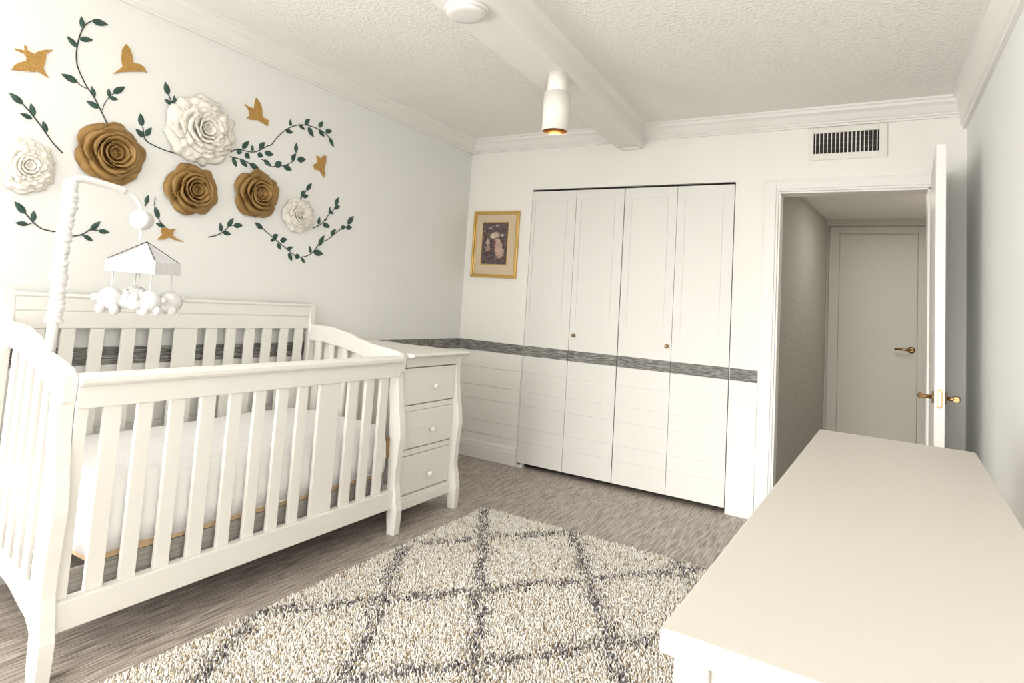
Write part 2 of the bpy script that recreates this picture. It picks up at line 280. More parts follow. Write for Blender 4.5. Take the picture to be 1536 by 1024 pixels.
# wainscot boards and baseboards
GR = [.806,.685,.545,.443,.283,.185,.0]
def boards(mb, emit):
    for a,b in zip(GR[:-1],GR[1:]): emit(mb, b+.0015, a-.0015)
wl = MB(); boards(wl, lambda m,a,b: m.box(0,.006,-4.2,-.0,a,b)); struct(wl.build('trim_8','wainscot'), 'white horizontal boards under the border on the left wall', 'panelling')
w2 = MB(); boards(w2, lambda m,a,b: m.box(.006,CX0-.004,-.006,0,a,b)); struct(w2.build('trim_9','wainscot'), 'white horizontal boards between corner and closet', 'panelling')
w3 = MB(); w3.box(CX1+.004,2.188,-.006,0,0,.806); struct(w3.build('trim_10','wainscot'), 'white panel right of the closet', 'panelling')
S0, S1 = .8064, .8808
struct(MB().box(0,.007,-4.2,-.0,S0,S1).build('trim_11','stripe'), 'dark grey woven border strip along the left wall', 'border')
struct(MB().box(.007,CX0-.004,-.007,0,S0,S1).build('trim_12','stripe'), 'dark grey woven border strip between corner and closet', 'border')
struct(MB().box(CX1+.004,2.188,-.007,0,S0,S1).build('trim_13','stripe'), 'short dark grey woven border strip right of the closet', 'border')
def base_prof(h=.135): return [(0,0),(.02,0),(.02,h-.045),(.016,h-.038),(.016,h-.02),(.010,h-.006),(0,h)]
struct(MB().prism(base_prof(),'y',YF,0).build('baseboard_left','trim'), 'white moulded baseboard along the left wall', 'baseboard')
q = [(-d,z) for d,z in base_prof()]
struct(MB().prism(q,'x',.0,CX0-.003).build('baseboard_back','trim'), 'white moulded baseboard in the corner left of the closet', 'baseboard')
struct(MB().prism(q,'x',CX1+.003,2.188).build('baseboard_closet_right','trim'), 'short white baseboard right of the closet', 'baseboard')
struct(MB().prism([(W-d,z) for d,z in base_prof()],'y',YF,0).build('baseboard_right','trim'), 'white baseboard along the right wall', 'baseboard')
# doorway casing
cs = MB()
def casing_bar(mb, x0, x1, z0, z1): mb.box(x0,x1,-.018,0,z0,z1)
casing_bar(cs, 2.192, DX0, 0, DZ1+.075); casing_bar(cs, DX0, 3.125, DZ1, DZ1+.075); casing_bar(cs, DX1, 3.125, 0, DZ1)
cs.box(2.204,DX0-.014,-.026,-.018,0,DZ1+.062); cs.box(DX0-.014,3.11,-.026,-.018,DZ1+.014,DZ1+.062)
cs.box(DX0,DX0+.012,-.01,T,0,DZ1-.012); cs.box(DX0,DX1,-.01,T,DZ1-.012,DZ1); cs.box(DX1-.012,DX1,-.01,T,0,DZ1)
struct(cs.build('trim_14','trim',bevel=.003), 'white casing around the open doorway', 'door casing')
# ------------------------------------------------------------------ closet folding doors
def knob(name, c, axis, r, m, parent):
    s = -1
    k = MB().lathe([(r*.9,0),(r*.9,s*.003),(r*.4,s*.006),(r*.4,s*.014),(r*.9,s*.018),(r,s*.024),(r*.8,s*.030),(r*.3,s*.033)], c, axis, 16)
    return k.build(name, m, parent)
step = (CX1-CX0)/4
dlab = ['white folding closet door nearest the framed picture, without a knob', 'white folding closet door with knob at its left edge', 'white folding closet door with knob at its right edge', 'white folding closet door nearest the open doorway, without a knob']
PX = [(.609,.868),(.980,1.233),(1.355,1.606),(1.717,1.956)]
for k in range(4):
    x0 = CX0+step*k+(.005 if k == 0 else .0015 if k != 2 else .003); x1 = CX0+step*(k+1)-(.005 if k == 3 else .0015 if k != 1 else .003)
    zb, zt = .03, 2.041
    root = MB()
    root.box(x0,x1,.0,.028,zb,zt)
    f0, f1 = -.0035, .0
    a, b = PX[k]; z0, z1 = 1.078, 1.966; g = .0022
    root.box(x0,x1,f0,f1,z1+g,zt).box(x0,x1,f0,f1,.881,z0-g).box(x0,a-g,f0,f1,z0-g,z1+g).box(b+g,x1,f0,f1,z0-g,z1+g)
    root.box(a+g,b-g,f0,f1,z0+g,z1-g)
    for t,u in zip(GR[:-1],GR[1:]): root.box(x0,x1,f0,f1,max(u+.0015,zb),t-.0015)
    d = struct(root.build('door_%d'%(k+1),'door'), dlab[k], 'closet door')
    MB().box(x0,x1,-.005,.0,S0,S1).build('border_strip','stripe',d)['label'] = 'dark grey woven border strip'
    if k == 1: knob('knob',(.977,-.0035,.988),'y',.0125,'brass',d)['label'] = 'small brown metal knob'
    if k == 2: knob('knob',(1.637,-.0035,.978),'y',.0125,'brass',d)['label'] = 'small brown metal knob'
struct(MB().box(CX0,CX0+.055,-.022,.03,0,.014).box(CX0+.045,CX0+.055,-.022,.03,.014,.03).build('trim_15','trim'), 'small white floor bracket under the closet door corner', 'bracket')
# ------------------------------------------------------------------ bedroom door leaf, open into the room
hx, hy = 3.058, -.02
dv = Vector((3.031-3.058, -.735, 0)); L = .755; dv.normalize(); nv = Vector((dv.y,-dv.x,0))   # nv points to -x
if nv.x > 0: nv = -nv
def DP(t, n, z): p = Vector((hx,hy,0))+dv*t+nv*n; return (p.x,p.y,z)
th = .019
lf = MB().obox(DP(L/2,0,(.01+2.035)/2), dv*(L/2), nv*th, (0,0,(2.035-.01)/2))
leaf = struct(lf.build('door_5','door',bevel=.002), 'white bedroom door standing open, seen edge-on', 'door')
zl = .90
lp = MB()
ring = [(cos(a)*.010, (.032 if sin(a) >= 0 else -.032)+sin(a)*.010) for a in [pi*2*i/24 for i in range(24)]]
pts0 = [DP(L+.0005, p[0], zl+p[1]) for p in ring]; pts1 = [DP(L+.002, p[0], zl+p[1]) for p in ring]
n = len(ring)
lp.add(pts0+pts1, [(i,(i+1)%n,n+(i+1)%n,n+i) for i in range(n)]+[tuple(reversed(range(n))),tuple(range(n,2*n))])
lpo = lp.build('latch_plate','brass',leaf); lpo['label'] = 'worn metal latch plate'
MB().obox(DP(L+.0025,0,zl), dv*.001, nv*.0065, (0,0,.034)).obox(DP(L+.006,0,zl+.010), dv*.005, nv*.006, (0,0,.010)).build('latch_bolt','steel',lpo)
for i in (-1,1): pass
for sgn in (1,-1):
    h = MB(); c = Vector(DP(L-.06, sgn*th, zl)); o = nv*sgn
    path = [c+o*.002, c+o*.035, c+o*.040]
    h.tube([c, c+o*.007], .027, 18); h.tube([c+o*.007, c+o*.05], .009, 12)
    h.tube([c+o*.042+dv*.01, c+o*.048-dv*.02, c+o*.046-dv*.07, c+o*.040-dv*.105+Vector((0,0,-.006))], [.012,.013,.011,.007], 12)
    h.build('door_handle','brass',leaf)['label'] = 'brown metal lever handle'
hg = MB()
for z in (.25,1.05,1.82): hg.tube([DP(-.004,-th-.004,z-.045),DP(-.004,-th-.004,z+.045)], .006, 10)
hg.build('hinge','steel',leaf)
# ------------------------------------------------------------------ hallway door
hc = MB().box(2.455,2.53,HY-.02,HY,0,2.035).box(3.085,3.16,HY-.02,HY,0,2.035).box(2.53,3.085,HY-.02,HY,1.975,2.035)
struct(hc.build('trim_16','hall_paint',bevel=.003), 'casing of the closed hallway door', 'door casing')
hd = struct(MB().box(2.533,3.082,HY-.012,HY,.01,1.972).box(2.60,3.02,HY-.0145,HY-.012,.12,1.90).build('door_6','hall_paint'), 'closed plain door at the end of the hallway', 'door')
hh = MB().lathe([(.026,0),(.026,-.008),(.010,-.012),(.010,-.045),(.014,-.05)],(3.045,HY-.012,1.035),'y',16)
hh.tube([(3.05,HY-.055,1.035),(3.0,HY-.06,1.037),(2.93,HY-.055,1.035)],[.011,.010,.007],10)
hh.build('door_handle','brass',hd)['label'] = 'small brown metal lever handle'
# ------------------------------------------------------------------ air vent
v = empty('air_vent',(2.634,0,2.265),'white air vent grille with dark slots above the doorway','vent')
X0,X1,Z0,Z1 = 2.462,2.797,2.207,2.332; O0,O1,P0,P1 = 2.436,2.836,2.168,2.364
MB().box(O0,X0,-.012,0,P0,P1).box(X1,O1,-.012,0,P0,P1).box(X0,X1,-.012,0,P0,Z0).box(X0,X1,-.012,0,Z1,P1).build('frame','lamp_white',v,bevel=.003)
MB().box(X0,X1,-.003,0,Z0,Z1).build('backing','vent_dark',v)['label'] = 'dark sheet standing in for the shaded inside of the vent'  # flat dark sheet, shade of the hollow put into its colour
for i in range(16):
    x = X0+(X1-X0)*(i+.5)/16
    MB().box(x-.0021,x+.0021,-.011,-.003,Z0,Z1).build('slat','lamp_white',v)
for z in (.25,.5,.75): MB().box(X0,X1,-.0045,-.003,Z0+(Z1-Z0)*z-.0012,Z0+(Z1-Z0)*z+.0012).build('crossbar','wire',v)
# ------------------------------------------------------------------ smoke detector and spotlight on the beam
sd = empty('smoke_detector',(1.412,-2.275,ZB),'round white smoke detector under the ceiling beam','smoke detector')
MB().lathe([(.088,0),(.088,-.010),(.082,-.014)],(1.412,-2.275,ZB),'z',36).build('base','plastic',sd)
MB().lathe([(.078,-.012),(.078,-.022),(.072,-.028),(.052,-.030),(.0,-.031)],(1.412,-2.275,ZB),'z',36).build('cover','plastic',sd)
lx, ly = 1.452, -1.5
sl = empty('ceiling_spotlight',(lx,ly,ZB),'white cylinder downlight with gold inside hanging under the beam','lamp')
MB().lathe([(.050,0),(.050,-.10),(.046,-.103)],(lx,ly,ZB),'z',28).build('mount','lamp_white',sl)
cy = MB(); zt_, zb_ = ZB-.098, ZB-.288; R_ = .064
cy.lathe([(.0,zt_),(R_,zt_),(R_,zb_),(R_-.003,zb_),(R_-.003,zb_+.004)],(lx,ly,0),'z',36)
cy.f.pop(); cy.sm.pop(); cy.build('shade','lamp_white',sl)
inn = MB(); n_ = 36
inn.v = []; prof = [(R_-.004,zb_+.001),(R_-.004,zb_+.12),(.03,zb_+.15)]
inn.lathe(prof,(lx,ly,0),'z',36); inn.f = inn.f[:-2]; inn.sm = inn.sm[:-2]
inn.f.append(tuple(range(2*36,3*36))); inn.sm.append(False)
inn.build('reflector','lamp_gold',sl,normals=False)['label'] = 'gold inner reflector'
MB().ball((lx,ly,zb_+.085),(.026,.026,.034)).tube([(lx,ly,zb_+.10),(lx,ly,zb_+.15)],.013,12).build('bulb','glass',sl)
# ------------------------------------------------------------------ framed picture
px0,px1,pz0,pz1 = .072,.480,1.372,1.896
pc = empty('framed_picture',((px0+px1)/2,0,(pz0+pz1)/2),'gold framed small dark picture in tan mat left of the closet','picture')
def frame_ring(a0,a1,b0,b1,wd,d0,d1):
    return MB().box(a0,a1,d1,d0,b0,b0+wd).box(a0,a1,d1,d0,b1-wd,b1).box(a0,a0+wd,d1,d0,b0+wd,b1-wd).box(a1-wd,a1,d1,d0,b0+wd,b1-wd)
frame_ring(px0,px1,pz0,pz1,.016,0,-.024).build('frame','gold_frame',pc,bevel=.004)
fr2 = frame_ring(px0+.016,px1-.016,pz0+.016,pz1-.016,.012,0,-.016).build('frame_lip','gold_frame',pc,bevel=.003)
MB().box(px0+.028,px1-.028,-.008,0,pz0+.028,pz1-.028).build('mat_board','mat_board',pc)['label'] = 'tan mat board'
mw, mh = (px1-px0), (pz1-pz0)
qx0,qx1,qz0,qz1 = px0+.205*mw,px0+.765*mw,pz0+.205*mh,pz0+.825*mh
frame_ring(qx0-.008,qx1+.008,qz0-.008,qz1+.008,.008,0,-.0105).build('inner_fillet','gold_frame',pc,bevel=.002)
rnd = random.Random(4)
NX, NZ = 44, 72; vs = []; cols = []
blobs = [(.50,.70,.17,.07,(.82,.66,.50)),(.42,.66,.10,.05,(.85,.72,.58)),(.64,.56,.09,.06,(.80,.62,.46)),(.66,.40,.16,.14,(.78,.56,.44)),(.72,.28,.17,.12,(.75,.52,.42)),(.24,.53,.08,.07,(.74,.58,.46)),(.25,.38,.09,.07,(.60,.40,.34)),(.55,.60,.06,.05,(.62,.34,.28)),(.78,.70,.08,.03,(.72,.60,.46)),(.30,.87,.05,.02,(.6,.55,.5)),(.56,.92,.05,.03,(.6,.55,.5)),(.08,.80,.04,.02,(.6,.5,.45)),(.5,.45,.05,.12,(.25,.12,.10))]
for j in range(NZ+1):
    for i in range(NX+1):
        u, w = i/NX, j/NZ
        vs.append((qx0+(qx1-qx0)*u,-.0095,qz0+(qz1-qz0)*w))
        c = np.array((.06,.042,.045))+rnd.random()**2*np.array((.22,.165,.15))
        for bx,by,sx,sz,bc in blobs:
            d = ((u-bx)/sx)**2+((w-by)/sz)**2+rnd.uniform(-.45,.45)
            if d < 1: c = c*.25+np.array(bc)*.75*(.7+.3*rnd.random())
        cols.append((*c,1))
fs = [(j*(NX+1)+i,j*(NX+1)+i+1,(j+1)*(NX+1)+i+1,(j+1)*(NX+1)+i) for j in range(NZ) for i in range(NX)]
pm = MB(); pm.add(vs,fs)
pr_ = pm.build('print','print',pc,normals=False); pr_['label'] = 'dark brown print with pale figures'
ca = pr_.data.color_attributes.new('Col','FLOAT_COLOR','POINT'); ca.data.foreach_set('color', np.array(cols,dtype=np.float32).ravel())
# ------------------------------------------------------------------ paper roses
def wobble(a, seed): return .5*sin(3*a+seed)+.3*sin(5*a+seed*2.1)+.2*sin(9*a+seed*.7)
def rose(name, y, z, ry, rz, material, seed, label, group):
    root = empty(name,(.002,y,z),label,'wall flower',group)
    rn = random.Random(seed); k_ = (ry+rz)/2
    layers = [(5,.40,1.00,.04,.15,.14,.7),(4,.42,.83,.05,.30,.14,.7),(4,.47,.64,.0,.50,.10,.8),(3,.36,.49,.0,.53,.07,.8),(3,.25,.35,.0,.50,.05,.7),(2,.13,.21,.0,.42,.03,.5)] if material == 'gold_paper' else [(5,.32,1.00,.03,.15,.15,1.4),(5,.28,.86,.05,.25,.13,1.5),(5,.24,.72,.06,.34,.10,1.6),(4,.20,.57,.06,.41,.07,1.6),(4,.15,.43,.06,.45,.05,1.5),(3,.10,.30,.06,.46,.04,1.3),(2,.05,.17,.06,.44,.03,.9)]
    MB().lathe([(k_*.5,.0),(k_*.5,.004),(k_*.16,k_*.2),(k_*.10,k_*.30)],(.002,y,z),'x',20).build('flower_base',material,root)
    for li,(n,r0,r1,h0,h1,roll,jit) in enumerate(layers):
        off = rn.uniform(0,2*pi)
        for i in range(n):
            phi = off+2*pi*i/n+rn.uniform(-.12,.12)
            half = (pi/n)*((1.28 if li < 2 else 1.4) if material == 'gold_paper' else 1.5) if n > 2 else pi*.80
            half = min(half, 2.6)
            sd_ = rn.uniform(0,9); rs = rn.uniform(.95,1.05) if li else rn.uniform(.94,1.04); hs = rn.uniform(.9,1.1)
            NU, NV = 18, 12; vs = []
            for a in range(NU+1):
                u = -1+2*a/NU
                for b in range(NV+1):
                    t = b/NV
                    ve = t*(1-(.30 if material == 'gold_paper' else .20)*abs(u)**2.6)                      # rounded tip
                    wid = half*(.55+.45*min(1,ve*1.7))
                    an = phi+u*wid
                    r = r0+(r1-r0)*(ve**(.85 if li < 2 or material != 'gold_paper' else 1.7))*rs
                    hgt = h0+(h1*hs-h0)*(sin(ve*pi/2)**1.1)
                    e = max(0,(ve-.72)/.28)
                    hgt -= roll*e*e*(1-.5*abs(u)); r += roll*.35*e
                    r *= 1+.085*u                                    # spiral overlap
                    wv = wobble((an*.9+u) if material == 'gold_paper' else (an*2+u*2),sd_)*ve*ve
                    r *= 1+.055*wv*jit; hgt += .045*wv*jit + .03*sin(u*5+sd_)*ve*jit
                    hgt += .016*u
                    vs.append((.003+max(.0,hgt)*k_, y+r*cos(an)*ry, z+r*sin(an)*rz))
            fs = [(a*(NV+1)+b,(a+1)*(NV+1)+b,(a+1)*(NV+1)+b+1,a*(NV+1)+b+1) for a in range(NU) for b in range(NV)]
            p = MB().add(vs,fs,True).build('petal',material,root,normals=False)
            md = p.modifiers.new('thick','SOLIDIFY'); md.thickness = .0022; md.offset = 0
    MB().ball((.003+.26*k_,y,z),(.12*k_,.055*k_,.055*k_)).build('flower_heart',material,root)
    return root
rl = {'white_left':('white_paper','cream white paper rose left of the biggest gold rose'),
 'gold_big':('gold_paper','biggest gold paper rose, above the crib mobile'),
 'white_big':('white_paper','biggest cream white paper rose high on the wall'),
 'gold_mid':('gold_paper','gold paper rose directly under the biggest white rose'),
 'gold_right':('gold_paper','gold paper rose furthest right, beside the small white rose'),
 'white_small':('white_paper','smallest cream white paper rose at the right end')}
for i,(k,(y,z,ry,rz)) in enumerate(ROSES.items()):
    rose('paper_rose',y,z,ry,rz,rl[k][0],11+i*7,rl[k][1],'paper roses on the wall')
# ------------------------------------------------------------------ leafy vines
vl = {'tall':'tall curved green leaf vine rising from the biggest gold rose','upperleft':'straight green leaf sprig at far left above the left white rose',
'lowerleft':'green leaf vine behind the mobile arm near the crib','biggold':'green leaf sprig between biggest gold rose and biggest white rose',
'whitetop':'short green leaf sprig touching the top left of the biggest white rose','curl':'long curling green leaf vine right of the biggest white rose',
'under_a':'short green leaf sprig just above the rightmost gold rose','under_b':'green leaf sprig between the curling vine and the smallest gold bird',
'smallwhite':'tiny green leaf sprig on top of the smallest white rose','smallright':'green leaf sprig rising right of the smallest white rose',
'lowerlong':'long V shaped green leaf vine under the smallest white rose','sprig':'four leaf green sprig under the two smaller gold roses','behind':'green leaf sprig behind the mobile music box'}
def smooth_path(p, k=6):
    if len(p) < 3: return p
    P = [np.array(q,float) for q in p]; P = [2*P[0]-P[1]]+P+[2*P[-1]-P[-2]]; out = []
    for i in range(1,len(P)-2):
        for s in range(k):
            t = s/k; a,b,c,d = P[i-1:i+3]
            out.append(tuple(.5*((2*b)+(c-a)*t+(2*a-5*b+4*c-d)*t*t+(3*b-a-3*c+d)*t**3)))
    out.append(tuple(P[-2])); return out
for key,(stems,leaves) in VINES.items():
    y,z = stems[0][0]
    root = empty('leaf_vine',(0,y,z),vl[key],'wall vine','leaf vines on the wall')
    sm = MB()
    for i,s in enumerate(stems):
        pth = smooth_path(s); sm.tube([(.0024,a,b) for a,b in pth], .0024 if i == 0 else .0016, 6)
    sm.build('stem','stem',root)
    for (b,t,wd) in leaves:
        b, t = Vector((b[0],b[1])), Vector((t[0],t[1])); d = t-b; Ln = d.length; nrm = Vector((-d.y,d.x))/Ln
        hw_ = Ln*wd*.5; vs = []; N = 10
        for j in range(N+1):
            s = j/N; w_ = hw_*(sin(pi*s**.80)**.85 if 0 < s < 1 else 0)
            c = b+d*s
            vs += [(.0030,*(c-nrm*w_)),(.0062,*c),(.0030,*(c+nrm*w_))]
            vs += [(.0003,*(c-nrm*w_)),(.0003,*c),(.0003,*(c+nrm*w_))]
        fs = []
        for j in range(N):
            o, q_ = j*6, (j+1)*6
            fs += [(o,q_,q_+1,o+1),(o+1,q_+1,q_+2,o+2),(o+3,o+4,q_+4,q_+3),(o+4,o+5,q_+5,q_+4),(o,o+3,q_+3,q_),(o+2,q_+2,q_+5,o+5)]
        MB().add(vs,fs).build('leaf','leaf',root)
# ------------------------------------------------------------------ gold birds
bl_ = {'swallow':'gold flying bird cutout furthest left, beside the tall vine','wingup':'gold bird cutout with one raised wing, right of the tall vine','split':'gold bird cutout flying right of the biggest white rose','small':'smallest gold bird cutout at the right end of the vines','low':'gold bird cutout low on the wall beside the mobile'}
for k,poly in BIRDS.items():
    o = MB().prism([p for p in poly],'x',.0003,.007).build('bird_cutout','gold_glitter')
    tag(o, bl_[k], 'bird ornament', 'gold birds on the wall')
# ------------------------------------------------------------------ crib
def interp(tab, z):
    tab = sorted(tab); 
    if z <= tab[0][0]: return tab[0][1]
    for (a,b),(c,d) in zip(tab,tab[1:]):
        if z <= c:
            t = (z-a)/(c-a); t = t*t*(3-2*t); return b+(d-b)*t
    return tab[-1][1]
FRONT = [(0,.790),(.116,.795),(.175,.783),(.25,.769),(.31,.770),(.40,.777),(.48,.784),(.54,.777),(.62,.762),(.72,.748),(.79,.743),(.84,.751),(.90,.758)]
BACK = [(0,.742),(.116,.732),(.25,.722),(.40,.716),(.55,.706),(.72,.690),(.90,.682)]
def s_post(y0, y1, ztop, dx=0., rnd_top=True, z0=0.):
    zs = [z0+(ztop-z0)*i/44 for i in range(45)]
    f = [(interp(FRONT,z)+dx, z) for z in zs]; b = [(interp(BACK,z)+dx, z) for z in zs]
    if rnd_top:
        f = f[:-2]+[(f[-2][0]-.006,f[-2][1]+.006),(f[-1][0]-.022,f[-1][1])]
    return MB().prism(f+b[::-1],'y',y0,y1)
crib = empty('crib',(.4,-2.45,0),'white slatted sleigh crib against the left wall under the paper roses','crib')
YL0, YL1 = -3.275, -3.228; YR0, YR1 = -1.677, -1.630
for (a,b) in ((YL0,YL1),(YR0,YR1)): s_post(a,b,.888).build('front_post','white',crib,bevel=.004)
# back posts
MB().prism([(.022,0),(.060,0),(.060,.96),(.052,1.03),(.046,1.105),(.022,1.105)],'y',-3.182,-3.137).build('back_post','white',crib,bevel=.004)
MB().prism([(.022,0),(.060,0),(.060,.90),(.052,1.03),(.046,1.085),(.040,1.098),(.022,1.103)],'y',-1.655,-1.610).build('back_post','white',crib,bevel=.004)
# headboard
hb = MB().box(.026,.048,-3.137,-1.655,.962,1.028)
hb.box(.026,.046,-3.137,-1.655,1.028,1.032).box(.026,.048,-3.137,-1.655,1.032,1.085)
hb.prism([(.024,1.085),(.052,1.085),(.054,1.092),(.050,1.100),(.024,1.100)],'y',-3.137,-1.655)
hb.build('headboard','white',crib,bevel=.002)
MB().box(.026,.050,-3.137,-1.655,.16,.24).build('back_bottom_rail','white',crib,bevel=.003)
for c,w_ in [(-3.05,.055),(-2.936,.053),(-2.822,.055),(-2.69,.060),(-2.565,.058),(-2.417,.116),(-2.28,.060),(-2.168,.055),(-2.053,.058),(-1.941,.058),(-1.826,.055),(-1.719,.058)]:
    MB().box(.032,.046,c-w_/2,c+w_/2,.24,.962).build('back_slat','white',crib,bevel=.002)
# front rail: rounded cap over an apron
def cap(y0,y1):
    z0 = .846; return MB().prism([(.705,z0),(.766,z0),(.772,z0+.010),(.772,z0+.024),(.764,z0+.033),(.748,z0+.037),(.712,z0+.034),(.702,z0+.020)],'y',y0,y1)
cap(YL1,YR0).build('top_rail_cap','white',crib,bevel=.002)
MB().box(.724,.756,YL1,YR0,.777,.846).build('top_rail_apron','white',crib,bevel=.002)
MB().box(.724,.766,YL1,YR0,.128,.215).build('front_bottom_rail','white',crib,bevel=.003)
for c,w_ in [(-3.112,.056),(-3.006,.053),(-2.890,.055),(-2.769,.060),(-2.651,.053),(-2.537,.052),(-2.423,.054),(-2.314,.052),(-2.158,.124),(-2.007,.060),(-1.893,.056),(-1.784,.058),(-3.207,.038)]:
    MB().box(.733,.749,c-w_/2,c+w_/2,.215,.777).build('front_slat','white',crib,bevel=.002)
# ends
TOP = [(.055,.988),(.20,.985),(.334,.966),(.45,.936),(.532,.922),(.62,.912),(.705,.902),(.742,.893),(.752,.880)]
BOT = [(.74,.80),(.64,.812),(.51,.838),(.40,.868),(.28,.888),(.16,.897),(.055,.899)]
def end_panel(tag_, yb, yf, bottom=True):
    # the rail runs from (x=.055,y=yb) to (x=.75,y=yf)
    def Yx(x): return yb+(yf-yb)*(x-.055)/(.75-.055)
    def sheet(top, bot, hw):
        n = 28; rings = []
        for i in range(n+1):
            x = top[0][0]+(top[-1][0]-top[0][0])*i/n
            zt = interp(top,x); zb = interp(sorted(bot),x); y = Yx(x)
            rings.append([(x,y-hw,zb),(x,y+hw,zb),(x,y+hw,zt-.008),(x,y+hw*.6,zt),(x,y-hw*.6,zt),(x,y-hw,zt-.008)])
        return MB().strip(None, rings)
    sheet(TOP,BOT,.019).build('end_rail','white',crib,bevel=.002)
    bt_ = [(.055,.235),(.2,.225),(.4,.222),(.6,.222),(.74,.225)]; bb_ = [(.055,.115),(.16,.150),(.4,.168),(.62,.150),(.74,.110)]
    sheet(bt_,bb_,.016).build('end_bottom_rail','white',crib,bevel=.002)
    for i in range(6):
        x = .125+i*.104
        MB().box(x-.019,x+.019,Yx(x)-.007,Yx(x)+.007,interp(bt_,x)-.01,interp(sorted(BOT),x)+.01).build('end_slat','white',crib,bevel=.002)
end_panel('left',-3.132,-3.250); end_panel('right',-1.634,-1.652)
# mattress support
sp = MB().box(.075,.712,-3.115,-1.700,.186,.200)
sp.box(.704,.712,-3.175,-1.700,.200,.282)
sp.build('mattress_support','cloth_gray',crib)['label'] = 'grey board under the mattress'
hbk = MB()
for z in (.40,): hbk.box(.714,.722,-1.699,-1.680,z-.03,z+.07)
hbk.build('bracket','brass',crib)['label'] = 'brown metal bracket by the post'
# mattress
mt = empty('crib_mattress',(.4,-2.45,.285),'soft white terry covered mattress inside the crib','mattress')
NX_, NY_ = 26, 54; ma0,ma1,mb0,mb1 = .070,.716,-3.118,-1.70
mm = MB(); rn = random.Random(3)
def puff(u,v):
    e = min(1,min(u,1-u)/.07)*1.; g = min(1,min(v,1-v)/.035)
    e = math.sqrt(max(0,1-(1-e)**2)); g = math.sqrt(max(0,1-(1-g)**2))
    return e*g
top = []
for i in range(NX_+1):
    for j in range(NY_+1):
        u, w_ = i/NX_, j/NY_
        # denser rows near the rim
        uu = .5-.5*cos(pi*u); ww = .5-.5*cos(pi*w_)
        h = puff(uu,ww)
        top.append((ma0+(ma1-ma0)*uu, mb0+(mb1-mb0)*ww, .452+.085*h+.022*sin(pi*uu)*sin(pi*ww)+.004*sin(uu*17+ww*9)*h))
fs = [(i*(NY_+1)+j,(i+1)*(NY_+1)+j,(i+1)*(NY_+1)+j+1,i*(NY_+1)+j+1) for i in range(NX_) for j in range(NY_)]
mm.add(top,fs,True)
loop = [i*(NY_+1) for i in range(NX_+1)]+[NX_*(NY_+1)+j for j in range(1,NY_+1)]+[i*(NY_+1)+NY_ for i in range(NX_-1,-1,-1)]+[j for j in range(NY_-1,0,-1)]
o = len(mm.v); nL = len(loop)
for lev,(zz,bul) in enumerate(((.38,.006),(.306,.0))):
    for k in loop:
        x,y,z = top[k]; cx_,cy_ = (ma0+ma1)/2,(mb0+mb1)/2
        mm.v.append((x+(bul if x > cx_ else -bul)*(1 if x in (ma0,ma1) else 0), y, zz+ (.004*sin(y*23)+.003*sin(x*31+y*11) if lev else 0)))
for i in range(nL):
    j = (i+1)%nL
    mm.f += [(loop[i],loop[j],o+j,o+i),(o+i,o+j,o+nL+j,o+nL+i)]; mm.sm += [True,True]
mm.f.append(tuple(o+nL+i for i in range(nL))); mm.sm.append(False)
mm.build('cover','mattress',mt)
MB().box(ma0+.004,ma1-.003,mb0+.004,mb1-.004,.285,.309).build('edge_band','foam',mt)['label'] = 'tan edge band'
# ------------------------------------------------------------------ drawer unit at the crib's far end
du = empty('changing_table_chest',(.4,-1.345,0),'white three drawer chest joined to the far end of the crib','chest of drawers')
ua, ub = -1.610, -1.086
tp = MB().prism([(.018,.866),(.765,.866),(.780,.872),(.784,.880),(.780,.888),(.018,.888)],'y',-1.609,-1.068)
tp.build('top','white',du,bevel=.002)
MB().box(.03,.705,ua+.004,ub-.006,.09,.866).build('body','white',du,bevel=.002)
def unit_post(): 
    return s_post(-1.130,ub,.866,dx=-.010,rnd_top=False)
unit_post().build('front_post','white',du,bevel=.004)
MB().box(.700,.738,ua,-1.130,.816,.866).build('top_rail','white',du,bevel=.002)
MB().box(.700,.742,ua,-1.130,.086,.135).prism([(ua,.135),(-1.130,.135),(-1.130,.150),(ua,.150)],'x',.70,.732).build('bottom_rail','white',du,bevel=.002)
MB().box(.03,.075,-1.13,ub,0,.10).build('leg','white',du,bevel=.003)
MB().box(.075,.73,-1.114,ub-.008,.05,.10).build('side_rail','white',du,bevel=.002)
for z0,z1,kz in ((.616,.811,.704),(.386,.583,.470),(.153,.352,.232)):
    d = MB().box(.700,.728,ua+.002,-1.1325,z0+.0025,z1-.0025).build('drawer','white',du,bevel=.003)
    k = MB().lathe([(.007,.0),(.007,.010),(.013,.014),(.016,.021),(.014,.029),(.007,.033),(.0,.034)],(.728,-1.345,kz),'x',18)
    k.build('knob','knob_white',d)
    rail = MB().box(.700,.722,ua+.002,-1.1325,z0-.034,z0-.0035) if z0 > .2 else None
    if rail: rail.build('drawer_rail','white',du,bevel=.002)
# ------------------------------------------------------------------ crib mobile
mx, my = .50, -3.205
mo = empty('crib_mobile',(mx,my,.92),'white musical crib mobile with plush animals on a fabric wrapped arm','mobile')
MB().tube([(mx,my-.0,.925),(mx,my,1.06)],.0165,16).build('arm','plastic',mo)
